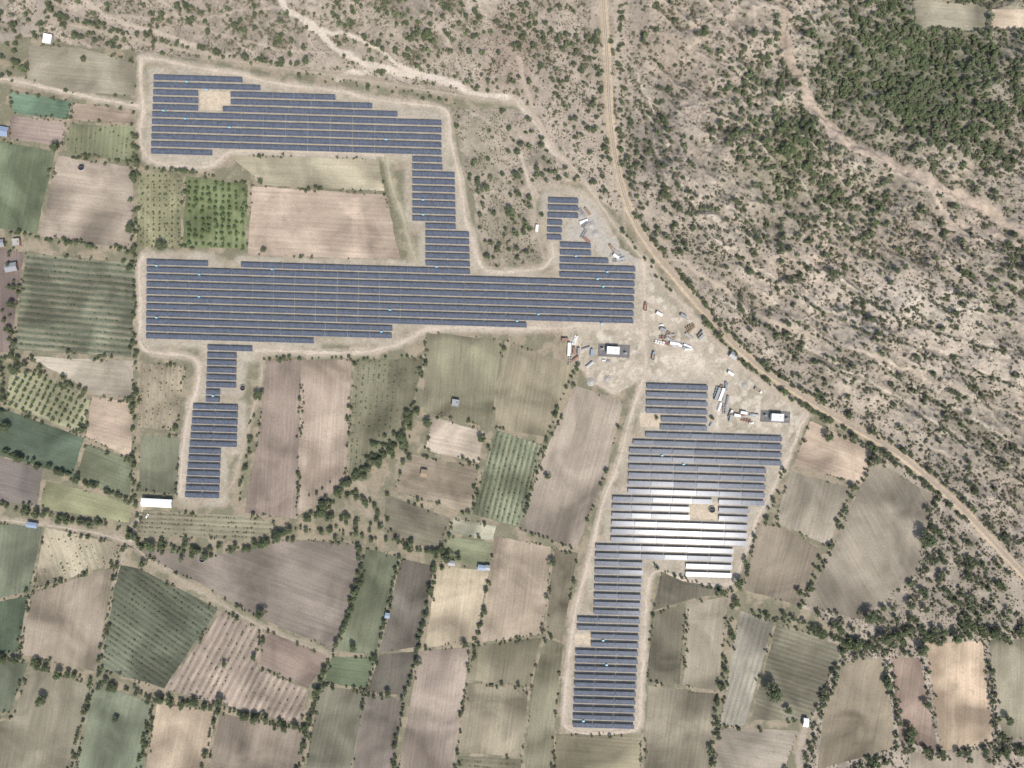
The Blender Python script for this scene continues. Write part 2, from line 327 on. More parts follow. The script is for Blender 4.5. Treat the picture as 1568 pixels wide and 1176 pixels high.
comp=pip_grid(COMP,WX,WY)
blend(comp*.75,lin((176,163,144)))
comp2=pip_grid([(880,296),(915,310),(950,380),(985,400),(975,412),(932,406),(905,378),(886,372),(862,370),(880,330)],WX,WY); blend(comp2*.85,lin((170,163,152)))
blend(comp*sstep(.5,.62,fbm(PX/16,PY/16,444,4))*.55,lin((140,131,109)))
blend(comp*sstep(.55,.66,fbm(PX/10,PY/10,454,4))*.5,lin((204,194,176)))
blend(.7*np.exp(-(((WX-845)/34)**2+((WY-497)/10)**2)),lin((168,130,114)))
blend(.6*np.exp(-(((WX-1060)/40)**2+((WY-560)/18)**2)),lin((198,184,162)))
occ=np.zeros((ny,nx),bool); flat=np.full((ny,nx),1e9)
for A in ARR:
    D=seg_mask(A['poly']+[A['poly'][0]],0,26,WXs,WYs)
    ins=pip_grid(A['poly'],PX,PY)
    M=np.maximum(ins.astype(float),1-sstep(6,18,D))
    blend(M*.85*(1-.5*sstep(.5,.65,nf)*(~ins)),lin((168,157,139))); occ|=(M>.5)
    for h in A['holes']: blend(pip_grid(h,WXs,WYs)*.9,lin((188,170,143)))
    flat=np.minimum(flat,np.where(ins,0,D))
for pts,w,c in STREAMS:
    D=seg_mask(sp_list(pts),w/2,10,WX,WY)
    blend((1-sstep(w*.3,w*.5+min(4,w*.6),D))*(.9 if w>3.5 else .6),lin(c)); 
    if w>2.9: occ|=(D<w*.5+.5)
for pts,w,c,st in ROADS:
    D=seg_mask(sp_list(pts),w/2,14,WXs,WYs)
    blend((1-sstep(w*.4,w*.5+6,D))*.65,lin(c)*.96); occ|=(D<w*.5+1.5)
    flat=np.minimum(flat,seg_mask(pts,w/2,60,PX,PY))
D=seg_mask(RAIL,5,60,PX,PY); flat=np.minimum(flat,D); occ|=(D<7)
blend((1-sstep(4,12,D+n1*10))*.55,lin((162,145,121)))
for f in FIELDS:
    m=pip_grid(f[1],PX,PY); occ|=m; flat=np.where(m,0,flat)
inNE=pip_grid(SCRUB[0][0],PX,PY).astype(float); inNE[big]=0
amp=inNE*sstep(12,60,flat)
HT=amp*((fbm(PX/110,PY/110,601,3)-.35)*22+(rg-.7)*11+(rg2-.7)*1.1+(fbm(PX/6,PY/6,801,2)-.5)*.5)
HT[(PX<-58)|(PX>1624)|(PY<-58)|(PY>1232)]=0
def gi_(arr,px,py):
    i=np.clip(np.searchsorted(gx,px)-1,0,nx-2);j=np.clip(np.searchsorted(gy,py)-1,0,ny-2)
    fx=(px-gx[i])/(gx[i+1]-gx[i]);fy=(py-gy[j])/(gy[j+1]-gy[j])
    return (arr[j,i]*(1-fx)+arr[j,i+1]*fx)*(1-fy)+(arr[j+1,i]*(1-fx)+arr[j+1,i+1]*fx)*fy
def height(px,py): return gi_(HT,px,py)
def isocc(px,py):
    i=np.clip(np.searchsorted(gx,px),0,nx-1);j=np.clip(np.searchsorted(gy,py),0,ny-1); return occ[j,i]

# ---------------------------------------------------------------- materials
def newmat(name):
    m=bpy.data.materials.new(name); m.use_nodes=True
    nt=m.node_tree; b=nt.nodes['Principled BSDF']; return m,nt,b
def N(nt,t,**kw):
    n=nt.nodes.new(t)
    for k_,v in kw.items(): setattr(n,k_,v)
    return n
def noise(nt,vec,scale,detail=4,rough=.6):
    n=N(nt,'ShaderNodeTexNoise'); n.inputs['Scale'].default_value=scale; n.inputs['Detail'].default_value=detail; n.inputs['Roughness'].default_value=rough
    nt.links.new(vec,n.inputs['Vector']); return n.outputs['Fac']
def mapr(nt,val,a,b,c,d):
    n=N(nt,'ShaderNodeMapRange'); 
    for i,v in zip((1,2,3,4),(a,b,c,d)): n.inputs[i].default_value=v
    nt.links.new(val,n.inputs[0]); return n.outputs[0]
def mth(nt,op,a,b=None):
    n=N(nt,'ShaderNodeMath',operation=op)
    for i,v in enumerate((a,b)):
        if v is None: continue
        if isinstance(v,(int,float)): n.inputs[i].default_value=v
        else: nt.links.new(v,n.inputs[i])
    return n.outputs[0]
def mixc(nt,f,a,b,bt='MIX'):
    n=N(nt,'ShaderNodeMix',data_type='RGBA',blend_type=bt)
    for s,v in ((0,f),(6,a),(7,b)):
        if isinstance(v,(int,float)): n.inputs[s].default_value=v
        elif isinstance(v,tuple): n.inputs[s].default_value=v
        else: nt.links.new(v,n.inputs[s])
    return n.outputs[2]
def scalec(nt,col,f):
    n=N(nt,'ShaderNodeVectorMath',operation='SCALE'); nt.links.new(col,n.inputs[0]); nt.links.new(f,n.inputs['Scale']); return n.outputs[0]
def attr(nt,name,out='Color'):
    n=N(nt,'ShaderNodeAttribute'); n.attribute_name=name; return n.outputs[out]
def bump(nt,b,h,dist,strength=1):
    n=N(nt,'ShaderNodeBump'); n.inputs['Distance'].default_value=dist; n.inputs['Strength'].default_value=strength
    nt.links.new(h,n.inputs['Height']); nt.links.new(n.outputs[0],b.inputs['Normal'])
def ground_like(name,use_attr=True,col=None):
    m,nt,b=newmat(name)
    co=N(nt,'ShaderNodeTexCoord').outputs['Object']
    a=noise(nt,co,.06,4,.65); c=noise(nt,co,.45,3,.7); d=noise(nt,co,.2,4,.75)
    base=attr(nt,'Col') if use_attr else None
    if base is None:
        r=N(nt,'ShaderNodeRGB'); r.outputs[0].default_value=col; base=r.outputs[0]
    f=mth(nt,'MULTIPLY',mapr(nt,a,.3,.7,.88,1.14),mapr(nt,c,.25,.75,.8,1.24))
    out=scalec(nt,base,f)
    if use_attr: out=mixc(nt,mapr(nt,d,.55,.68,0,.4),out,lin4((104,101,81)))
    nt.links.new(out,b.inputs['Base Color']); b.inputs['Roughness'].default_value=.95; b.inputs['Specular IOR Level'].default_value=.1
    bump(nt,b,c,.3,.6)
    return m
M_ground=ground_like('dry_scrub_soil')
def road_mat(c):
    return ground_like('dirt_'+'_'.join(map(str,c)),False,lin4(c))
M_field,nt,b=newmat('field_soil_and_crop')
ruv=attr(nt,'ruv','Vector'); co=N(nt,'ShaderNodeTexCoord').outputs['Object']
c1=attr(nt,'c1');c2=attr(nt,'c2');ru=attr(nt,'ru','Fac');ampn=attr(nt,'amp','Fac')
wob=noise(nt,ruv,.05,3)
ph=mth(nt,'ADD',ru,mth(nt,'MULTIPLY',wob,.5))
sn=mth(nt,'SINE',mth(nt,'MULTIPLY',ph,2*math.pi))
st=mapr(nt,sn,-.4,.6,0,1)
pat=mapr(nt,noise(nt,co,.05,4,.7),.35,.65,.25,1)
fac=mth(nt,'MULTIPLY',mth(nt,'MULTIPLY',st,ampn),pat)
base=mixc(nt,fac,c1,c2)
mp=N(nt,'ShaderNodeMapping'); mp.inputs['Scale'].default_value=(.55,.02,1); nt.links.new(ruv,mp.inputs['Vector'])
streak=noise(nt,mp.outputs[0],1.0,3,.6)
mp2=N(nt,'ShaderNodeMapping'); mp2.inputs['Scale'].default_value=(.07,.012,1); nt.links.new(ruv,mp2.inputs['Vector'])
band=noise(nt,mp2.outputs[0],1.0,2,.5)
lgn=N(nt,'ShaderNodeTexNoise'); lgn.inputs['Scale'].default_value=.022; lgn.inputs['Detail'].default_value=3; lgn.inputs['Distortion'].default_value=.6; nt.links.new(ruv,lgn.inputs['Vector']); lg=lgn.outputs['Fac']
fn=noise(nt,co,.6,3,.7)
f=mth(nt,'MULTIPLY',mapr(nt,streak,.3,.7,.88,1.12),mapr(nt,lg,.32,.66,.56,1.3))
f=mth(nt,'MULTIPLY',f,mapr(nt,fn,.25,.75,.84,1.2))
f=mth(nt,'MULTIPLY',f,mapr(nt,band,.3,.7,.9,1.12))
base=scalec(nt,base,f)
wd=noise(nt,co,.09,5,.75)
base=mixc(nt,mapr(nt,wd,.54,.7,0,.38),base,lin4((108,108,82)))
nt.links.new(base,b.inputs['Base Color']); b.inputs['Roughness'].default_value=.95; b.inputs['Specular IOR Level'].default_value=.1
bump(nt,b,mth(nt,'ADD',mth(nt,'MULTIPLY',st,mth(nt,'MULTIPLY',ampn,.5)),fn),.25,.7)
M_pan,nt,b=newmat('solar_glass')
puv=attr(nt,'puv','Vector'); sx=N(nt,'ShaderNodeSeparateXYZ'); nt.links.new(puv,sx.inputs[0])
def gridline(v,w):
    f_=mth(nt,'FRACT',v); return mth(nt,'LESS_THAN',f_,w)
ln=mth(nt,'MAXIMUM',gridline(sx.outputs[0],.05),gridline(sx.outputs[1],.03))
fl=N(nt,'ShaderNodeCombineXYZ'); nt.links.new(mth(nt,'FLOOR',sx.outputs[0]),fl.inputs[0]); nt.links.new(mth(nt,'FLOOR',sx.outputs[1]),fl.inputs[1])
wn=N(nt,'ShaderNodeTexWhiteNoise',noise_dimensions='3D'); nt.links.new(fl.outputs[0],wn.inputs['Vector'])
pc=mixc(nt,wn.outputs['Value'],lin4((60,70,88)),lin4((78,88,106)))
pc=mixc(nt,ln,pc,lin4((140,145,153)))
nt.links.new(pc,b.inputs['Base Color']); b.inputs['Roughness'].default_value=.205; b.inputs['IOR'].default_value=1.5; b.inputs['Specular IOR Level'].default_value=.115
def plain(name,c,rough=.7,metal=0,var=.15,scale=1.5):
    m,nt,b=newmat(name); co=N(nt,'ShaderNodeTexCoord').outputs['Object']
    r=N(nt,'ShaderNodeRGB'); r.outputs[0].default_value=lin4(c)
    o=scalec(nt,r.outputs[0],mapr(nt,noise(nt,co,scale,3,.65),.3,.7,1-var,1+var))
    nt.links.new(o,b.inputs['Base Color']); b.inputs['Roughness'].default_value=rough; b.inputs['Metallic'].default_value=metal
    return m
M_steel=plain('galvanised_steel',(165,168,172),.5,.4)
M_bark=plain('bark',(92,78,62),.9)
def leafmat(name,a,b_,c):
    m,nt,b=newmat(name)
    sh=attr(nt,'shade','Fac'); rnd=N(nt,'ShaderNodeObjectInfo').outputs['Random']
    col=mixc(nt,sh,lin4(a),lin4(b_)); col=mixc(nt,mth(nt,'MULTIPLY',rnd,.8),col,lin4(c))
    nt.links.new(col,b.inputs['Base Color']); b.inputs['Roughness'].default_value=.75; b.inputs['Specular IOR Level'].default_value=.15
    tr=N(nt,'ShaderNodeBsdfTranslucent'); nt.links.new(col,tr.inputs[0])
    mx=N(nt,'ShaderNodeMixShader'); mx.inputs[0].default_value=.32
    nt.links.new(b.outputs[0],mx.inputs[1]); nt.links.new(tr.outputs[0],mx.inputs[2]); nt.links.new(mx.outputs[0],nt.nodes['Material Output'].inputs[0])
    return m
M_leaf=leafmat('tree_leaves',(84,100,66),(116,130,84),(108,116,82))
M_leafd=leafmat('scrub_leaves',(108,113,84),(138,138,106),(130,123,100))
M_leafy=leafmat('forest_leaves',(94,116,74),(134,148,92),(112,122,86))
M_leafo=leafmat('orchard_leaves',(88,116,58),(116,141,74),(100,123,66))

# ---------------------------------------------------------------- ground mesh
def fast_mesh(name,V,F):
    me=bpy.data.meshes.new(name); nv=len(V); nfc,k_=F.shape
    me.vertices.add(nv); me.vertices.foreach_set('co',np.ascontiguousarray(V,dtype=np.float32).ravel())
    me.loops.add(nfc*k_); me.loops.foreach_set('vertex_index',F.astype(np.int32).ravel())
    me.polygons.add(nfc); me.polygons.foreach_set('loop_start',(np.arange(nfc)*k_).astype(np.int32))
    me.update(calc_edges=True); return me
V=np.stack([(PX-784)*S,(588-PY)*S,HT],-1).reshape(-1,3)
I=np.arange(nx*ny).reshape(ny,nx)
F=np.stack([I[1:,:-1],I[1:,1:],I[:-1,1:],I[:-1,:-1]],-1).reshape(-1,4)
me=fast_mesh('ground',V,F)
a=me.attributes.new('Col','FLOAT_COLOR','POINT')
a.data.foreach_set('color',np.concatenate([COL.reshape(-1,3),np.ones((nx*ny,1))],1).astype(np.float32).ravel())
me.materials.append(M_ground); me.polygons.foreach_set('use_smooth',np.ones(len(F),bool))
link(bpy.data.objects.new('ground',me))

# ---------------------------------------------------------------- fields
def area(p): return .5*sum(p[i][0]*p[(i+1)%len(p)][1]-p[(i+1)%len(p)][0]*p[i][1] for i in range(len(p)))
def inset(p,d):
    s=1 if area(p)>0 else -1; n=len(p); out=[]
    for i in range(n):
        a_=np.array(p[i-1],float);b_=np.array(p[i],float);c=np.array(p[(i+1)%n],float)
        e1=(b_-a_)/np.linalg.norm(b_-a_);e2=(c-b_)/np.linalg.norm(c-b_)
        n1_=np.array([-e1[1],e1[0]])*s;n2_=np.array([-e2[1],e2[0]])*s
        m=n1_+n2_; q=m/max(.5,(m@m)/2)
        out.append(tuple(b_+q*d))
    return out
edge_shrubs=[]; crop=[]
ROWCROP={11:(3.6,.75),30:(3.4,.8),36:(3.4,.7),37:(5.0,.5),69:(3.6,.6),20:(4,.6),4:(4,.55),7:(5,.6),40:(5,.6),25:(4,.7),22:(4,.6),60:(4,.6)}
for fi,(kind,poly,c1_,c2_,pitch,ang,am) in enumerate(FIELDS):
    p=inset(poly,1.1); pts=[]
    for i in range(len(p)):
        a_=np.array(p[i]);b_=np.array(p[(i+1)%len(p)]); L=np.linalg.norm(b_-a_); k_=max(1,int(L/7))
        nrm=np.array([-(b_-a_)[1],(b_-a_)[0]])/max(L,1e-6)
        for t in range(k_):
            q=a_+(b_-a_)*t/k_
            j=(vnoise(np.array([q[0]/11]),np.array([q[1]/11]),fi)[0]-.5)*2.4
            pts.append(tuple(q+nrm*j))
        t=rng.random()*3
        while t<L:
            q=a_+(b_-a_)*t/L
            pr=sstep(.46,.64,vnoise(np.array([q[0]/22]),np.array([q[1]/22]),888))[0]
            if rng.random()<.05+.75*pr: edge_shrubs.append((q[0]+rng.normal(0,1.3),q[1]+rng.normal(0,1.3),.5+2.1*rng.random()**2.0))
            t+=2+rng.random()*4
    bm=bmesh.new(); vs=[bm.verts.new((*W(*q),.05+.004*(fi%7))) for q in pts]
    fc=bm.faces.new(vs); fc.normal_update()
    if fc.normal.z<0: fc.normal_flip()
    bmesh.ops.triangulate(bm,faces=[fc])
    me=bpy.data.meshes.new(kind); bm.to_mesh(me); bm.free()
    n=len(me.vertices); co=np.zeros(n*3,np.float32); me.vertices.foreach_get('co',co); co=co.reshape(-1,3)
    th=math.radians(-ang); d=np.array([math.cos(th),math.sin(th)]); nn=np.array([-d[1],d[0]])
    u=co[:,:2]@nn; v=co[:,:2]@d
    if fi in ROWCROP and pitch:
        sp_,pr_=ROWCROP[fi]; pw=pitch*S; 
        for ku in range(int(u.min()/pw)-1,int(u.max()/pw)+2):
            vv=np.arange(v.min(),v.max(),sp_*S); uu=np.full(len(vv),(ku+.75)*pw)-.25*pw
            vv=vv+rng.normal(0,.5,len(vv)); uu=uu+rng.normal(0,.22,len(vv))
            xy=uu[:,None]*nn+vv[:,None]*d; px_=xy[:,0]/S+784; py_=588-xy[:,1]/S
            kk=pip(inset(poly,3),px_,py_)&(rng.random(len(vv))<pr_*sstep(.25,.5,fbm(px_/20,py_/20,fi,3)))
            for x_,y_ in zip(px_[kk],py_[kk]): crop.append((x_,y_,rng.uniform(.55,1.15)))
    A=me.attributes.new('ruv','FLOAT_VECTOR','POINT'); A.data.foreach_set('vector',np.stack([u,v,np.full(n,fi*31.7)],1).astype(np.float32).ravel())
    A=me.attributes.new('ru','FLOAT','POINT'); A.data.foreach_set('value',(u/((pitch or 6)*S)).astype(np.float32))
    A=me.attributes.new('amp','FLOAT','POINT'); A.data.foreach_set('value',np.full(n,am,np.float32))
    for nm,c in (('c1',c1_),('c2',c2_ or c1_)):
        A=me.attributes.new(nm,'FLOAT_COLOR','POINT'); A.data.foreach_set('color',np.tile(np.array(lin4(c,1.1,.97),np.float32),n))
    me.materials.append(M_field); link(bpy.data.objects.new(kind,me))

# ---------------------------------------------------------------- roads (strips)
rmats={}
for ri,(pts,w,c,st_) in enumerate(ROADS):
    if not st_: continue
    Q=smooth_poly(pts); T=np.gradient(Q,axis=0); T/=np.linalg.norm(T,axis=1)[:,None]+1e-9; Nn=np.stack([-T[:,1],T[:,0]],1)
    s=np.arange(len(Q))
    wl=w*.31*(1+.9*(fbm(s/4.,s*0+ri,900,3)-.5)*2); wr=w*.31*(1+.9*(fbm(s/4.,s*0+ri,950,3)-.5)*2)
    L_=Q+Nn*wl[:,None];R_=Q-Nn*wr[:,None]; z=.09+.004*(ri%11)
    V=[];F=[]
    for i in range(len(Q)):
        V+=[(*W(*L_[i]),z),(*W(*R_[i]),z)]
        if i: F.append((2*i-2,2*i-1,2*i+1,2*i))
    me=bpy.data.meshes.new('dirt_road'); me.from_pydata(V,[],F)
    if c not in rmats: rmats[c]=road_mat(c)
    me.materials.append(rmats[c]); link(bpy.data.objects.new('dirt_road',me))

# ---------------------------------------------------------------- mesh builder
class MB:
    def __init__(s): s.V=[];s.F=[];s.M=[]
    def box(s,c,size,rz=0,mat=0,taper=1.0):
        x,y,z=c;a_,b_,h=size[0]/2,size[1]/2,size[2]/2; cs,sn_=math.cos(rz),math.sin(rz); n=len(s.V)
        for dz in (-h,h):
            k_=taper if dz>0 else 1
            for dx,dy in ((-a_,-b_),(a_,-b_),(a_,b_),(-a_,b_)):
                s.V.append((x+(dx*cs-dy*sn_)*k_,y+(dx*sn_+dy*cs)*k_,z+dz))
        for f in ((0,3,2,1),(4,5,6,7),(0,1,5,4),(1,2,6,5),(2,3,7,6),(3,0,4,7)): s.F.append(tuple(n+i for i in f)); s.M.append(mat)
    def cyl(s,p0,p1,r0,r1,k_=8,mat=0):
        p0=Vector(p0);p1=Vector(p1);d=(p1-p0).normalized(); u=d.orthogonal().normalized(); v=d.cross(u); n=len(s.V)
        for p,r in ((p0,r0),(p1,r1)):
            for i in range(k_):
                t=2*math.pi*i/k_; s.V.append(tuple(p+(u*math.cos(t)+v*math.sin(t))*r))
        for i in range(k_):
            j=(i+1)%k_; s.F.append((n+i,n+j,n+k_+j,n+k_+i)); s.M.append(mat)
        s.F.append(tuple(n+k_-1-i for i in range(k_))); s.M.append(mat)
        s.F.append(tuple(n+k_+i for i in range(k_))); s.M.append(mat)
    def obj(s,name,mats,loc=(0,0,0),rz=0,parent=None):
        me=bpy.data.meshes.new(name); me.from_pydata(s.V,[],s.F)
        for m in mats: me.materials.append(m)
        me.polygons.foreach_set('material_index',s.M); me.update()
        o=link(bpy.data.objects.new(name,me)); o.location=loc; o.rotation_euler=(0,0,rz)
        if parent: o.parent=parent
        return o

# ---------------------------------------------------------------- solar arrays
TILT=math.radians(12)
def crossings(poly,c,x0):
    xs=[]; n=len(poly)
    for k_ in range(n):
        (ax,ay),(bx,by)=poly[k_],poly[(k_+1)%n]
        fa=ay-(c+SLOPE*(ax-x0)); fb=by-(c+SLOPE*(bx-x0))
        if (fa<0)!=(fb<0): xs.append(ax+(bx-ax)*fa/(fa-fb))
    xs.sort(); return list(zip(xs[::2],xs[1::2]))
def subtract(iv,h):
    out=[]
    for a_,b_ in iv:
        cur=[(a_,b_)]
        for h0,h1 in h:
            nxt=[]
            for p,q in cur:
                if h1<=p or h0>=q: nxt.append((p,q)); continue
                if p<h0: nxt.append((p,h0))
                if h1<q: nxt.append((h1,q))
            cur=nxt
        out+=cur
    return out
cyan_spots=[]
for A in ARR:
    V=[];F=[];MI=[];UV=[]
    poly=A['poly']; x0=poly[0][0]; ys=[y-SLOPE*(x-x0) for x,y in poly]
    c=min(ys)+A['pitch']*.5
    rw=0
    while c<max(ys):
        iv=crossings(poly,c,x0)
        hs=[]
        for h in A['holes']: hs+=crossings(h,c,x0)
        iv=subtract(iv,hs)
        for a_,b_ in iv:
            L=b_-a_
            if L<6: continue
            k_=max(1,round(L/33)); tl=L/k_
            rowt=rng.normal(0,.006)
            for t in range(k_):
                xa=a_+t*tl; xb=xa+tl-.5
                ti=TILT+rowt+rng.normal(0,.006); dep=A['depth']; cx,sz=math.cos(ti)*dep/2,math.sin(ti)*dep/2
                za=1.75+rng.normal(0,.05); roll=rng.normal(0,.0035)*(xb-xa)*S/2
                Xa,Ya=W(xa,c+SLOPE*(xa-x0)); Xb,Yb=W(xb,c+SLOPE*(xb-x0)); n=len(V)
                th_=.06
                for dz in (0,-th_):
                    V+=[(Xa,Ya-cx,za-sz-roll+dz),(Xb,Yb-cx,za-sz+roll+dz),(Xb,Yb+cx,za+sz+roll+dz),(Xa,Ya+cx,za+sz-roll+dz)]
                    m0=(Xb-Xa)/1.1; UV+=[(0.01+rw*100,0,0),(m0+rw*100,0,0),(m0+rw*100,1.99,0),(0.01+rw*100,1.99,0)]
                F.append((n,n+1,n+2,n+3));MI.append(0)
                F.append((n+7,n+6,n+5,n+4));MI.append(1)
                for i in range(4):
                    j=(i+1)%4; F.append((n+i,n+4+i,n+4+j,n+j)); MI.append(1)
                np_=max(2,int((Xb-Xa)/4))
                for q in range(np_):
                    fx=(q+.5)/np_; X=Xa+(Xb-Xa)*fx;Y=Ya+(Yb-Ya)*fx
                    for dy,zt in ((-cx*.55,za-sz*.55-.1),(cx*.55,za+sz*.55-.1)):
                        n=len(V); r=.07
                        for zz in (0,zt):
                            for ax_,ay_ in ((-r,-r),(r,-r),(r,r),(-r,r)): V.append((X+ax_,Y+dy+ay_,zz)); UV.append((0,0,0))
                        for i in range(4):
                            j=(i+1)%4; F.append((n+i,n+j,n+4+j,n+4+i)); MI.append(1)
                rw+=1
                if rng.random()<.06: cyan_spots.append(((xa+xb)/2,c+SLOPE*((xa+xb)/2-x0)+A['pitch']*.48))
        c+=A['pitch']
    me=bpy.data.meshes.new('solar_panel_array'); me.from_pydata(V,[],F)
    at=me.attributes.new('puv','FLOAT_VECTOR','POINT'); at.data.foreach_set('vector',np.array(UV,np.float32).ravel())
    me.materials.append(M_pan);me.materials.append(M_steel); me.polygons.foreach_set('material_index',MI); me.update()
    link(bpy.data.objects.new('solar_panel_array',me))
M_cyan=plain('pale_blue_paint',(130,195,218),.5); M_white=plain('white_paint',(232,232,228),.55,0,.06); M_dark=plain('dark_glass',(38,42,48),.2)
M_conc=plain('concrete',(165,160,152),.9); M_grey=plain('grey_metal_sheet',(150,152,155),.5,.2); M_brick=plain('brick_red',(150,112,96),.9)
M_blue=plain('blue_sheet',(130,150,175),.5); M_tyre=plain('tyre_rubber',(35,35,35),.9); M_wood=plain('timber',(150,128,100),.9)
M_gravel=plain('gravel',(104,102,100),.95,0,.3,.8); M_red=plain('red_paint',(150,92,80),.5)
me_cab=None
for i,(x,y) in enumerate(cyan_spots):
    X,Y=W(x,y)
    if me_cab is None:
        mb=MB(); mb.box((0,0,.15),(2.2,1.3,.3),0,1); mb.box((0,0,1.2),(1.9,1.0,1.8),0,0); mb.box((0,0,2.16),(2.2,1.3,.12),0,0); mb.box((-.45,-.52,1.2),(.8,.03,1.5),0,2); mb.box((.45,-.52,1.2),(.8,.03,1.5),0,2)
        o=mb.obj('inverter_cabinet',[M_cyan,M_conc,M_grey],(X,Y,.0)); me_cab=o.data
    else:
        o=link(bpy.data.objects.new('inverter_cabinet',me_cab)); o.location=(X,Y,0)

# ---------------------------------------------------------------- railway
Q=smooth_poly(RAIL,2.0); T=np.gradient(Q,axis=0); T/=np.linalg.norm(T,axis=1)[:,None]; Nn=np.stack([-T[:,1],T[:,0]],1)
M_ball=ground_like('railway_ballast',False,lin4((176,156,126))); M_rail=plain('rusty_rail_steel',(120,98,80),.5,.5)
par=link(bpy.data.objects.new('railway_track',None))
def strip(offs,mat,name):
    V=[];F=[];k_=len(offs); nz=fbm(np.arange(len(Q))/4.,np.zeros(len(Q)),5,3)-.5
    for i in range(len(Q)):
        for o_,z in offs:
            p=Q[i]+Nn[i]*(o_/S)*(1+.5*nz[i]*(abs(o_)>3)); V.append((*W(*p),z))
        if i:
            for j in range(k_-1): F.append(((i-1)*k_+j,(i-1)*k_+j+1,i*k_+j+1,i*k_+j))
    me=bpy.data.meshes.new(name); me.from_pydata(V,[],F); me.materials.append(mat); o=link(bpy.data.objects.new(name,me)); o.parent=par
strip([(-3.8,.06),(-2.0,.7),(2.0,.7),(3.8,.06)],M_ball,'ballast')
for s_ in (-.84,.84): strip([(s_-.09,.78),(s_-.09,.95),(s_+.09,.95),(s_+.09,.78)],M_rail,'rail')
mb=MB(); acc=smooth_poly(RAIL,1.1)
Ta=np.gradient(acc,axis=0)
for i in range(len(acc)):
    X,Y=W(*acc[i]); mb.box((X,Y,.745),(.26,2.75,.08),math.atan2(-Ta[i,1],Ta[i,0]),0)
mb.obj('sleepers',[M_conc],parent=par)

# ---------------------------------------------------------------- tree prototypes
def make_tree(name,seed,nc,nl,leaf,mat,shrub=False):
    r=np.random.default_rng(seed); V=[];F=[];MI=[];SH=[]
    mb=MB()
    if shrub:
        for i in range(5):
            a_=i*1.26+r.random(); mb.cyl((0,0,-.1),(.35*math.cos(a_),.35*math.sin(a_),.5),.05,.02,4)
    else:
        mb.cyl((0,0,-.15),(.03,.02,.55),.085,.06,7)
        for i in range(6):
            a_=i*1.05+r.random()*.6; l=.45+.2*r.random(); z0=.45+.08*r.random()
            mid=(.3*math.cos(a_)*l*1.5,.3*math.sin(a_)*l*1.5,z0+.3); mb.cyl((.02,.02,z0),mid,.045,.03,5)
            mb.cyl(mid,(math.cos(a_)*l*1.25,math.sin(a_)*l*1.25,z0+.62),.03,.012,4)
    V=list(mb.V);F=list(mb.F);MI=list(mb.M);SH=[0]*len(F)
    ph=r.random(4)*6.28
    for c in range(nc):
        a_=r.random()*2*math.pi; env=.76+.18*math.sin(2*a_+ph[0])+.14*math.sin(3*a_+ph[1])+.08*math.sin(5*a_+ph[2])
        rad=env*math.sqrt(r.random())*.86; cr=r.uniform(.2,.34)*(1.15 if c<nc*.3 else 1)
        top=(.75 if shrub else 1.45)*(1-.45*rad*rad)
        bot=(.25 if shrub else .8)
        cz=bot+(top-bot)*r.random()**.6
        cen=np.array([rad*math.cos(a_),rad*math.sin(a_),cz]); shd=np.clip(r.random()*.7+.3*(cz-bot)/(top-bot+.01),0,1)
        for l in range(nl):
            d=r.normal(size=3); d/=np.linalg.norm(d); p=cen+d*cr*(.45+.6*r.random()**.7)*np.array([1,1,.75])
            nrm=d*.6+r.normal(size=3)*.45+np.array([0,0,.7]); nrm/=np.linalg.norm(nrm)
            u=np.cross(nrm,r.normal(size=3)); u/=np.linalg.norm(u)+1e-9; v=np.cross(nrm,u)
            s_=leaf*r.uniform(.6,1.25); n=len(V)
            for k_ in (u*s_, v*s_*.6,-u*s_,-v*s_*.6): V.append(tuple(p+k_))
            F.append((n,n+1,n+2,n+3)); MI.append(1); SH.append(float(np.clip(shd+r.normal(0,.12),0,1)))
    me=bpy.data.meshes.new(name); me.from_pydata(V,[],F); me.materials.append(M_bark); me.materials.append(mat)
    me.polygons.foreach_set('material_index',MI); A=me.attributes.new('shade','FLOAT','FACE'); A.data.foreach_set('value',np.array(SH,np.float32)); me.update()
    return me
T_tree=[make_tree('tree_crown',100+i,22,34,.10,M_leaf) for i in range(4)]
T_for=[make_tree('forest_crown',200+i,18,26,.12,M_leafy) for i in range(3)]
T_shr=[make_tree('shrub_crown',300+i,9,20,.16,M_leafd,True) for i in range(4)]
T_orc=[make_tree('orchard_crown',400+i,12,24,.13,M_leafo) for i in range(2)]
protos={}
def put(name,me,x,y,r,extra=1.0):
    X,Y=W(x,y); o=link(bpy.data.objects.new(name,me)); o.location=(X,Y,float(height(np.array([x]),np.array([y]))[0])-.02)
    o.scale=(r,r,r*extra); o.rotation_euler=(0,0,rng.random()*6.28); return o
for i,(x,y,r) in enumerate(BIG):
    o=put('broadleaf_tree',T_tree[i%4],x,y,r*1.08,.95)
    protos.setdefault('t%d'%(i%4),o)
for i,(x,y,r) in enumerate([(1195,232,4.5),(1360,150,4.5),(1440,180,4.5)]): protos['f%d'%i]=put('forest_tree',T_for[i],x,y,r)
for i,(x,y,r) in enumerate([(1100,180,2.2),(1150,320,2.0),(1050,90,2),(870,90,2)]): protos['s%d'%i]=put('thorn_shrub',T_shr[i],x,y,r)
for i,(x,y,r) in enumerate([(290,290,2.2),(300,305,2.2)]): protos['o%d'%i]=put('orchard_tree',T_orc[i],x,y,r)
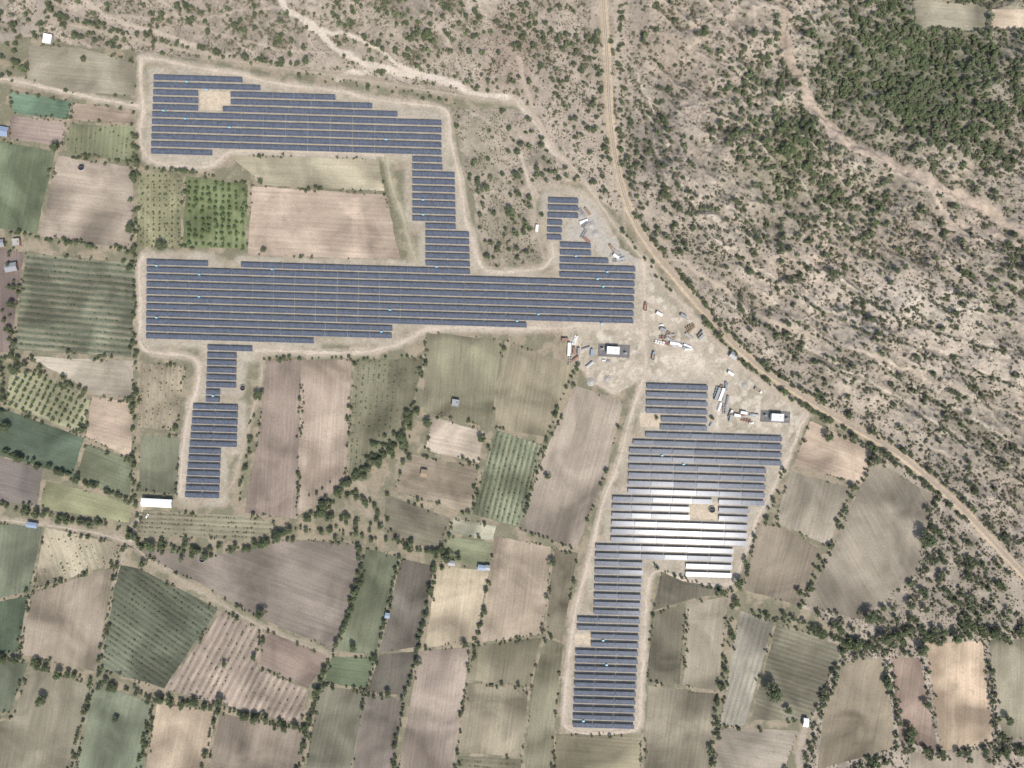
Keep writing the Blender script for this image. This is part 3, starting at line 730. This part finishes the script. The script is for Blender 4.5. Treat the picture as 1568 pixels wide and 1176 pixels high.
def instancer(name,pts,keys):
    pts=np.array(pts,float); n=len(pts)
    X=(pts[:,0]-784)*S; Y=(588-pts[:,1])*S; Z=height(pts[:,0],pts[:,1])-.02
    me=bpy.data.meshes.new(name); me.vertices.add(n); me.vertices.foreach_set('co',np.stack([X,Y,Z],1).astype(np.float32).ravel())
    A=me.attributes.new('scl','FLOAT','POINT'); A.data.foreach_set('value',pts[:,2].astype(np.float32))
    A=me.attributes.new('rot','FLOAT','POINT'); A.data.foreach_set('value',(rng.random(n)*6.28).astype(np.float32))
    A=me.attributes.new('pid','INT','POINT'); A.data.foreach_set('value',rng.integers(0,len(keys),n).astype(np.int32))
    o=link(bpy.data.objects.new(name,me))
    ng=bpy.data.node_groups.new(name,'GeometryNodeTree'); ng.interface.new_socket('Geometry',in_out='INPUT',socket_type='NodeSocketGeometry'); ng.interface.new_socket('Geometry',in_out='OUTPUT',socket_type='NodeSocketGeometry')
    gi=ng.nodes.new('NodeGroupInput');go=ng.nodes.new('NodeGroupOutput'); ip=ng.nodes.new('GeometryNodeInstanceOnPoints'); jn=ng.nodes.new('GeometryNodeJoinGeometry')
    for k_ in keys:
        oi=ng.nodes.new('GeometryNodeObjectInfo'); oi.transform_space='ORIGINAL'; oi.inputs['Object'].default_value=protos[k_]; oi.inputs['As Instance'].default_value=True
        ng.links.new(oi.outputs['Geometry'],jn.inputs[0])
    def na(nm,dt):
        q=ng.nodes.new('GeometryNodeInputNamedAttribute'); q.data_type=dt; q.inputs['Name'].default_value=nm; return q.outputs['Attribute']
    ng.links.new(gi.outputs[0],ip.inputs['Points']); ng.links.new(jn.outputs[0],ip.inputs['Instance']); ip.inputs['Pick Instance'].default_value=True
    ng.links.new(na('pid','INT'),ip.inputs['Instance Index'])
    cb=ng.nodes.new('ShaderNodeCombineXYZ'); ng.links.new(na('rot','FLOAT'),cb.inputs[2]); er=ng.nodes.new('FunctionNodeEulerToRotation'); ng.links.new(cb.outputs[0],er.inputs[0]); ng.links.new(er.outputs[0],ip.inputs['Rotation'])
    cs=ng.nodes.new('ShaderNodeCombineXYZ'); sc_=na('scl','FLOAT')
    for i in range(3): ng.links.new(sc_,cs.inputs[i])
    ng.links.new(cs.outputs[0],ip.inputs['Scale']); ng.links.new(ip.outputs[0],go.inputs[0])
    md=o.modifiers.new('scatter','NODES'); md.node_group=ng; print(name,n)
hp=[]
for pts,sp,jit,r0,r1 in HEDGES:
    q=smooth_poly(pts,1.0); t=0.
    while t<len(q):
        x,y=q[int(t)]; dn=vnoise(np.array([x/25]),np.array([y/25]),77)[0]
        if rng.random()<.3+.9*dn: hp.append((x+rng.normal(0,jit*.6),y+rng.normal(0,jit*.6),(r0*.7+(r1-r0*.7)*rng.random()**1.3)*(1.0 if rng.random()<.85 else 1.35)))
        t+=sp*rng.uniform(.35,1.1)
instancer('hedgerow_trees',hp,['t0','t1','t2','t3','f1'])
instancer('field_edge_bushes',edge_shrubs,['t0','t1','t2','t3','s0','s1','s2'])
instancer('row_crop_plants',crop,['s0','s1','s2','s3','f0'])
def scatter(Ncand,poly,fn,r0,r1,powr=2.):
    xs=[p[0] for p in poly];ys=[p[1] for p in poly]
    x=rng.uniform(min(xs),max(xs),Ncand);y=rng.uniform(min(ys),max(ys),Ncand)
    k_=pip(poly,x,y)&~isocc(x,y); x=x[k_];y=y[k_]
    d=fn(x,y); k_=rng.random(len(x))<d; x=x[k_];y=y[k_]
    return np.stack([x,y,r0+(r1-r0)*rng.random(len(x))**powr],1)
def forest(x,y):
    g=np.exp(-(((x-1380)/125)**2+((y-120)/82)**2))*1.15+np.exp(-(((x-1195)/50)**2+((y-240)/60)**2))*.75+np.exp(-(((x-1490)/80)**2+((y-200)/60)**2))*.5+np.exp(-(((x-1300)/110)**2+((y-330)/50)**2))*.4+np.exp(-(((x-1130)/35)**2+((y-130)/50)**2))*.45+np.exp(-(((x-1420)/90)**2+((y-30)/40)**2))*.5+np.exp(-(((x-1540)/60)**2+((y-100)/60)**2))*.35+np.exp(-(((x-1530)/50)**2+((y-440)/50)**2))*.3
    return np.clip(g,0,1)
gul=lambda x,y: .45+1.0*sstep(.95,.6,gi_(rg,x,y))
sp=[];
for poly,dd in SCRUB:
    xs=[p[0] for p in poly];ys=[p[1] for p in poly]; Nn_=int((max(xs)-min(xs))*(max(ys)-min(ys))/26)
    sp.append(scatter(Nn_,poly,lambda x,y:np.clip(dd*gul(x,y)*(sstep(.3,.62,fbm(x/30,y/30,555,4))*1.9+.15),0,1),.7,2.6,1.7))
sp=np.concatenate(sp); instancer('scrub_bushes',sp,['s0','s1','s2','s3'])
fp=scatter(52000,SCRUB[0][0],lambda x,y:forest(x,y)*sstep(.28,.52,fbm(x/12,y/12,666,3))*.85,1.2,3.4,1.5)
instancer('forest_canopy',fp,['f0','f1','f2','s0'])
st_=np.concatenate([scatter(45000,poly,lambda x,y:(.032 if i_!=2 else .004)*gul(x,y)*(sstep(.35,.6,fbm(x/40,y/40,999,3))*2+.2),1.8,3.8,1.6) for i_,(poly,dd) in enumerate(SCRUB)])
instancer('scattered_trees',st_,['t0','t1','t2','t3','f0'])
sm=np.concatenate([scatter(60000,poly,lambda x,y:np.clip(dd*1.2*sstep(.35,.6,fbm(x/16,y/16,777,3)),0,1),.4,1.0,1) for poly,dd in SCRUB])
instancer('low_scrub',sm,['s0','s1','s2','s3'])
op=[]
for i in range(9):
    for j in range(11):
        x=291+i*10.2;y=279+j*9.4+i*.8
        if pip([(284,270),(380,284),(376,380),(280,378)],np.array([x]),np.array([y]))[0] and rng.random()<.93: op.append((x+rng.normal(0,.8),y+rng.normal(0,.8),rng.uniform(1.9,3.0)))
for i in range(7):
    for j in range(12):
        if rng.random()<.85: op.append((217+i*9.5+rng.normal(0,.5),270+j*9.2+rng.normal(0,.5),rng.uniform(.8,1.5)))
c30,s30=math.cos(.48),math.sin(.48)
for i in range(-9,10):
    for j in range(-9,10):
        x=75+(i*9.8*c30-j*9.2*s30); y=616+(i*9.8*s30+j*9.2*c30)
        if pip([(16,578),(62,572),(134,614),(126,658),(10,620)],np.array([x]),np.array([y]))[0]: op.append((x+rng.normal(0,.6),y+rng.normal(0,.6),rng.uniform(1.6,2.5)))
instancer('orchard_trees',op,['o0','o1'])

# ---------------------------------------------------------------- buildings & yard items
def house(name,x,y,w,d,h,ang=0,roof=M_grey,wall=M_white,flat_=False,deck=None):
    X,Y=W(x,y); p=link(bpy.data.objects.new(name,None)); p.location=(X,Y,0); p.rotation_euler=(0,0,math.radians(ang))
    mb=MB(); mb.box((0,0,h/2),(w,d,h)); mb.obj('walls',[wall],parent=p)
    mb=MB()
    if flat_:
        mb.box((0,0,h+.13),(w+.6,d+.6,.25))
        for sx_,sy_,a_,b_ in ((0,(d+.3)/2,w+.6,.3),(0,-(d+.3)/2,w+.6,.3),((w+.3)/2,0,.3,d),(-(w+.3)/2,0,.3,d)): mb.box((sx_,sy_,h+.5),(a_,b_,.48))
        mb.box((w*.25,0,h+.75),(1.2,1.2,1.0))
    else:
        n=0; o_=.5; rh=d*.16
        a_=w/2+o_;b_=d/2+o_
        mb.V=[(-a_,-b_,h),(a_,-b_,h),(a_,b_,h),(-a_,b_,h),(-a_,0,h+rh),(a_,0,h+rh),(-a_,-b_,h+.1),(a_,-b_,h+.1),(a_,b_,h+.1),(-a_,b_,h+.1),(-a_,0,h+rh+.12),(a_,0,h+rh+.12)]
        mb.F=[(6,7,11,10),(10,11,8,9),(0,4,5,1),(4,3,2,5),(0,1,7,6),(2,3,9,8),(0,6,10,4),(4,10,9,3),(1,5,11,7),(5,2,8,11)]; mb.M=[0]*10
        k_=int(w/1.2)
        for i in range(k_+1):
            xx=-a_+.1+i*(2*a_-.2)/k_
            for s_ in (-1,1):
                n=len(mb.V); 
                mb.V+=[(xx-.05,0,h+rh+.17),(xx+.05,0,h+rh+.17),(xx+.05,s_*b_,h+.15),(xx-.05,s_*b_,h+.15)]; mb.F.append((n,n+1,n+2,n+3) if s_<0 else (n+3,n+2,n+1,n)); mb.M.append(0)
    mb.obj('roof',[roof],parent=p)
    mb=MB(); mb.box((-w*.2,-d/2-.03,1.05),(1.2,.06,2.1)); mb.obj('door',[M_wood],parent=p)
    mb=MB()
    for xx in (.1,.32): mb.box((w*xx,-d/2-.03,h*.55),(1.3,.05,1.0)); mb.box((w*xx,d/2+.03,h*.55),(1.3,.05,1.0))
    mb.obj('windows',[M_dark],parent=p)
    return p
house('farm_shed',243,769,27,6.6,4,-3,M_white,M_conc)
house('control_room',938,537,11,6.4,4,-3,M_white,M_white,True)
house('control_room',1188,639,10.5,6.2,4,-3,M_white,M_white,True)
def pad(x,y,w,d,ang,mat,name,z=.14):
    mb=MB(); mb.box((0,0,z/2+.02),(w,d,z)); 
    return mb.obj(name,[mat],(*W(x,y),0),math.radians(ang))
pad(940,537,29,11.5,-3,M_gravel,'gravel_yard',.24); pad(1187,638,27,10.5,-3,M_gravel,'gravel_yard',.24)
def transformer(x,y,a_=0):
    mb=MB(); mb.box((0,0,.2),(3.4,2.6,.4),0,1); mb.box((0,0,1.4),(2.2,1.4,2.0),0,0)
    for s_ in (-1,1):
        for i in range(6): mb.box((-.9+i*.36,s_*.95,1.4),(.08,.5,1.6),0,0)
    for i in range(3): mb.cyl((-.6+i*.6,0,2.4),(-.6+i*.6,0,3.2),.12,.06,6,2)
    mb.cyl((-.9,.3,2.7),(.9,.3,2.7),.25,.25,8,0)
    mb.obj('transformer',[M_grey,M_conc,M_red],(*W(x,y),0.2),a_)
transformer(922,534);transformer(957,541);transformer(1171,636);transformer(1204,641)
house('farmhouse',76,62,7,8,3,-10,M_white,M_conc,True); house('farmhouse',8,203,9,8,3,-10,M_blue,M_brick); house('farmhouse',20,410,10,7,3,10,M_grey,M_brick); house('farmhouse',2,374,8,6,3,10,M_grey,M_brick)
house('farm_shed',52,803,9,4,3,-8,M_blue,M_conc); house('farm_shed',738,868,6.5,4,3,-8,M_blue,M_conc); house('farm_shed',692,861,5,4,3,-8,M_grey,M_brick); house('farm_shed',747,868,3.5,4,3,-8,M_grey,M_conc)
house('farm_shed',1232,1104,4,7,3,-8,M_white,M_conc); house('farm_shed',698,617,6,6,3,-8,M_grey,M_brick,True); house('farm_shed',650,724,5,6,3,-8,M_wood,M_brick); house('farm_shed',594,941,3.5,4,2.8,-8,M_blue,M_brick); house('farm_shed',1122,545,6,5,3,-35,M_grey,M_conc); house('farm_shed',28,372,6,6,3,5,M_conc,M_brick,True)
def cabin(x,y,a_,c,L=12.,name='shipping_container'):
    mb=MB(); w=2.6 if L>7 else 2.4; mb.box((0,0,1.45),(L,w,2.6),0,0)
    k_=int(L/.6)
    for i in range(k_):
        xx=-L/2+.3+i*(L-.6)/(k_-1)
        for s_ in (-1,1): mb.box((xx,s_*(w/2+.03),1.45),(.22,.06,2.4),0,0)
        mb.box((xx,0,2.77),(.22,w-.2,.05),0,0)
    for s_ in (-1,1): mb.box((L/2+.03,s_*w*.24,1.45),(.05,w*.44,2.4),0,1)
    for sx_ in (-1,1):
        for s_ in (-1,1): mb.box((sx_*(L/2-.1),s_*(w/2-.1),.08),(.2,.2,.16),0,1)
    mb.obj(name,[c,M_grey],(*W(x,y),0.03),math.radians(a_))
for x,y,a_,c,L in [(871,535,88,M_white,12),(879,537,88,M_brick,6),(886,538,88,M_grey,6),(906,540,88,M_blue,6),(1009,481,-30,M_white,6),(1118,640,80,M_grey,6),(1128,636,-10,M_white,6),(1104,604,70,M_white,12),(1098,603,70,M_grey,12),(1118,572,-35,M_white,6),(1073,516,45,M_grey,6),(943,393,-35,M_white,6),(1030,526,-12,M_white,6),(822,350,85,M_white,6),(1046,484,-30,M_grey,6),(1138,632,-8,M_white,6),(865,520,0,M_brick,6),(1015,505,-20,M_grey,6)]: cabin(x,y,a_,c,L,'site_cabin' if L<8 else 'shipping_container')
def stack(x,y,a_,kind):
    mb=MB()
    if kind==0:
        for l in range(4):
            for i in range(6-l): mb.cyl((-4,(i-(5-l)/2)*.5,.27+l*.43),(4,(i-(5-l)/2)*.5,.27+l*.43),.24,.24,8,0)
        mb.box((-2.5,0,.05),(.2,3.4,.1),0,1);mb.box((2.5,0,.05),(.2,3.4,.1),0,1)
        nm='pipe_stack'
    else:
        for i in range(4):
            for j in range(2):
                hh=random.choice([.8,1.2,1.6]); cx_=(i-1.5)*2.4;cy_=(j-.5)*1.7
                for q in (-.45,0,.45): mb.box((cx_,cy_+q,.07),(1.9,.12,.14),0,1)
                mb.box((cx_,cy_,.14+hh/2),(1.9,1.2,hh),random.uniform(-.05,.05),0); mb.box((cx_,cy_,.14+hh+.02),(2.0,.1,.03),0,2)
        nm='pallet_stack'
    mb.obj(nm,[random.choice([M_grey,M_grey,M_white,M_wood,M_conc,M_steel,M_brick]),M_wood,M_dark],(*W(x,y),.03),math.radians(a_))
for i in range(13): stack(1030+rng.uniform(-22,26),522+rng.uniform(-10,12),rng.uniform(-30,10),i%2)
for i in range(9): stack(1104+rng.uniform(-8,10),rng.uniform(590,632),rng.uniform(60,100),i%2)
for i in range(5): stack(1128+rng.uniform(-14,30),rng.uniform(634,650),rng.uniform(-20,20),i%2)
for i in range(6): stack(900+rng.uniform(-10,14),rng.uniform(318,368),rng.uniform(-60,60),i%2)
for i in range(5): stack(945+rng.uniform(-12,10),rng.uniform(380,400),rng.uniform(-60,60),i%2)
for i in range(5): stack(890+rng.uniform(-18,20),rng.uniform(520,560),rng.uniform(0,90),i%2)
for i in range(3): stack(1060+rng.uniform(-18,10),rng.uniform(500,515),rng.uniform(-60,60),i%2)
def rubble(x,y,r):
    mb=MB()
    for i in range(70):
        a_=rng.random()*6.28; q=r*rng.random()**.6; s_=rng.uniform(.4,1.1); mb.box((q*math.cos(a_),q*math.sin(a_),max(.2,(1-q/r)*r*.35)),(s_,s_*.8,s_*.7),rng.random()*3,0,.6)
    mb.cyl((0,0,0),(0,0,r*.38),r,r*.15,14,0)
    mb.obj('gravel_heap',[M_conc],(*W(x,y),0.02))
for x,y,r in [(905,345,4),(893,330,3),(912,358,3.4),(938,392,3),(905,585,4),(930,580,3),(1140,590,3)]: rubble(x,y,r)
def truck(x,y,a_,c):
    mb=MB(); mb.box((0,0,.85),(7.4,1.0,.25),0,2)
    mb.box((2.8,0,1.75),(1.8,2.3,1.9),0,0,.93); mb.box((3.68,0,2.1),(.06,1.9,.8),0,1)
    for s_ in (-1,1): mb.box((2.9,s_*1.13,2.1),(.9,.05,.6),0,1)
    mb.box((-.9,0,1.15),(5.2,2.4,.15),0,3)
    for s_ in (-1,1): mb.box((-.9,s_*1.2,1.65),(5.2,.08,.9),0,0)
    mb.box((-3.5,0,1.65),(.08,2.4,.9),0,0); mb.box((1.68,0,1.8),(.08,2.4,1.2),0,0)
    for xx in (2.7,-1.6,-2.7):
        for s_ in (-1,1): mb.cyl((xx,s_*.8,.5),(xx,s_*1.15,.5),.5,.5,12,2)
    mb.obj('flatbed_truck',[c,M_dark,M_tyre,M_wood],(*W(x,y),.08),math.radians(a_))
def car(x,y,a_,c):
    mb=MB(); mb.box((0,0,.62),(4.3,1.75,.5),0,0,.97); mb.box((-.2,0,1.12),(2.4,1.6,.5),0,1,.8); mb.box((-.2,0,1.39),(1.75,1.2,.05),0,0)
    for xx in (1.35,-1.35):
        for s_ in (-1,1): mb.cyl((xx,s_*.65,.32),(xx,s_*.9,.32),.32,.32,12,2)
    mb.obj('parked_car',[c,M_dark,M_tyre],(*W(x,y),.08),math.radians(a_))
for t in [(1072,512,50,M_conc),(1000,545,80,M_blue),(1118,634,70,M_white),(988,470,85,M_red),(1160,598,-35,M_white)]: truck(*t)
for t in [(925,552,0,M_white),(931,553,0,M_grey),(1150,648,10,M_white),(880,520,40,M_white),(1088,650,60,M_blue),(226,790,60,M_white),(1012,498,10,M_white)]: car(*t)
def well(x,y,r):
    mb=MB(); k_=24
    for i in range(k_):
        t=2*math.pi*(i+.5)/k_; mb.box((r*math.cos(t),r*math.sin(t),.5),(.35,2*math.pi*r/k_*1.06,1.0),t,0)
    mb.cyl((0,0,.03),(0,0,.12),r-.2,r-.2,24,1); mb.box((0,0,1.05),(2*r,.25,.15),0,2)
    mb.obj('farm_well',[M_conc,M_dark,M_wood],(*W(x,y),.06))
for x,y,r in [(492,768,3.6),(125,256,3.2),(372,594,2.6),(1090,780,3),(310,856,3)]: well(x,y,r)
def fence(pts):
    q=smooth_poly(pts,6.); mb=MB()
    for i in range(len(q)):
        X,Y=W(*q[i]); mb.box((X,Y,1.0),(.12,.12,2.0),0,0)
        if i:
            X0,Y0=W(*q[i-1]); 
            for z in (.5,1.1,1.8): mb.cyl((X0,Y0,z),(X,Y,z),.02,.02,3,1)
    mb.obj('perimeter_fence',[M_conc,M_steel])
fence([(210,82),(300,94),(430,120),(560,138),(676,154),(694,180),(710,262),(722,330),(745,405)])
fence([(209,392),(207,540),(290,552),(295,600),(272,690),(266,760)])
fence([(980,1128),(858,1126),(856,1090),(865,1000),(893,870),(918,760),(955,650),(968,610)])
fence([(1244,636),(1216,700),(1190,752),(1164,802),(1142,862),(1128,906),(1040,896),(1008,876),(998,960),(990,1110),(980,1128)])
for x,y in [(955,380),(1000,430),(1052,490),(1100,545),(1160,600),(880,255),(835,195),(1220,670),(1160,775)]:
    mb=MB(); mb.cyl((0,0,0),(0,0,9),.16,.1,8,0); mb.box((0,0,8.5),(2.2,.12,.12),.6,1)
    for s_ in (-.9,0,.9): mb.cyl((s_*math.cos(.6),s_*math.sin(.6),8.56),(s_*math.cos(.6),s_*math.sin(.6),8.8),.06,.04,6,2)
    mb.obj('electricity_pole',[M_conc,M_steel,M_dark],(*W(x,y),0))

# ---------------------------------------------------------------- light, sky, camera
gxs,gys=W(1035,818); v=Vector((-gxs,-gys,H)).normalized(); n=Vector((0,-math.sin(TILT),math.cos(TILT)))
s=(2*n.dot(v)*n-v).normalized(); print('sun',s, math.degrees(math.asin(s.z)))
L=bpy.data.lights.new('sun','SUN'); L.energy=3.85; L.angle=math.radians(.5); L.color=(1,.97,.925)
so=link(bpy.data.objects.new('sun',L)); so.rotation_mode='QUATERNION'; so.rotation_quaternion=s.to_track_quat('Z','Y'); so.location=s*500
w=bpy.data.worlds.new('World'); scene.world=w; w.use_nodes=True; nt=w.node_tree
sk=nt.nodes.new('ShaderNodeTexSky'); sk.sky_type='NISHITA'; sk.sun_disc=False; sk.sun_elevation=math.asin(s.z); sk.sun_rotation=math.atan2(s.x,s.y); sk.dust_density=2.5; sk.air_density=1.2
bg=nt.nodes['Background']; bg.inputs[1].default_value=.14; nt.links.new(sk.outputs[0],bg.inputs[0])
cd=bpy.data.cameras.new('camera'); cd.lens=24; cd.sensor_width=36; cd.clip_start=1; cd.clip_end=20000
cam=link(bpy.data.objects.new('camera',cd)); cam.location=(0,0,H); scene.camera=cam
scene.view_settings.view_transform='Standard'; scene.view_settings.look='None'; scene.view_settings.exposure=0
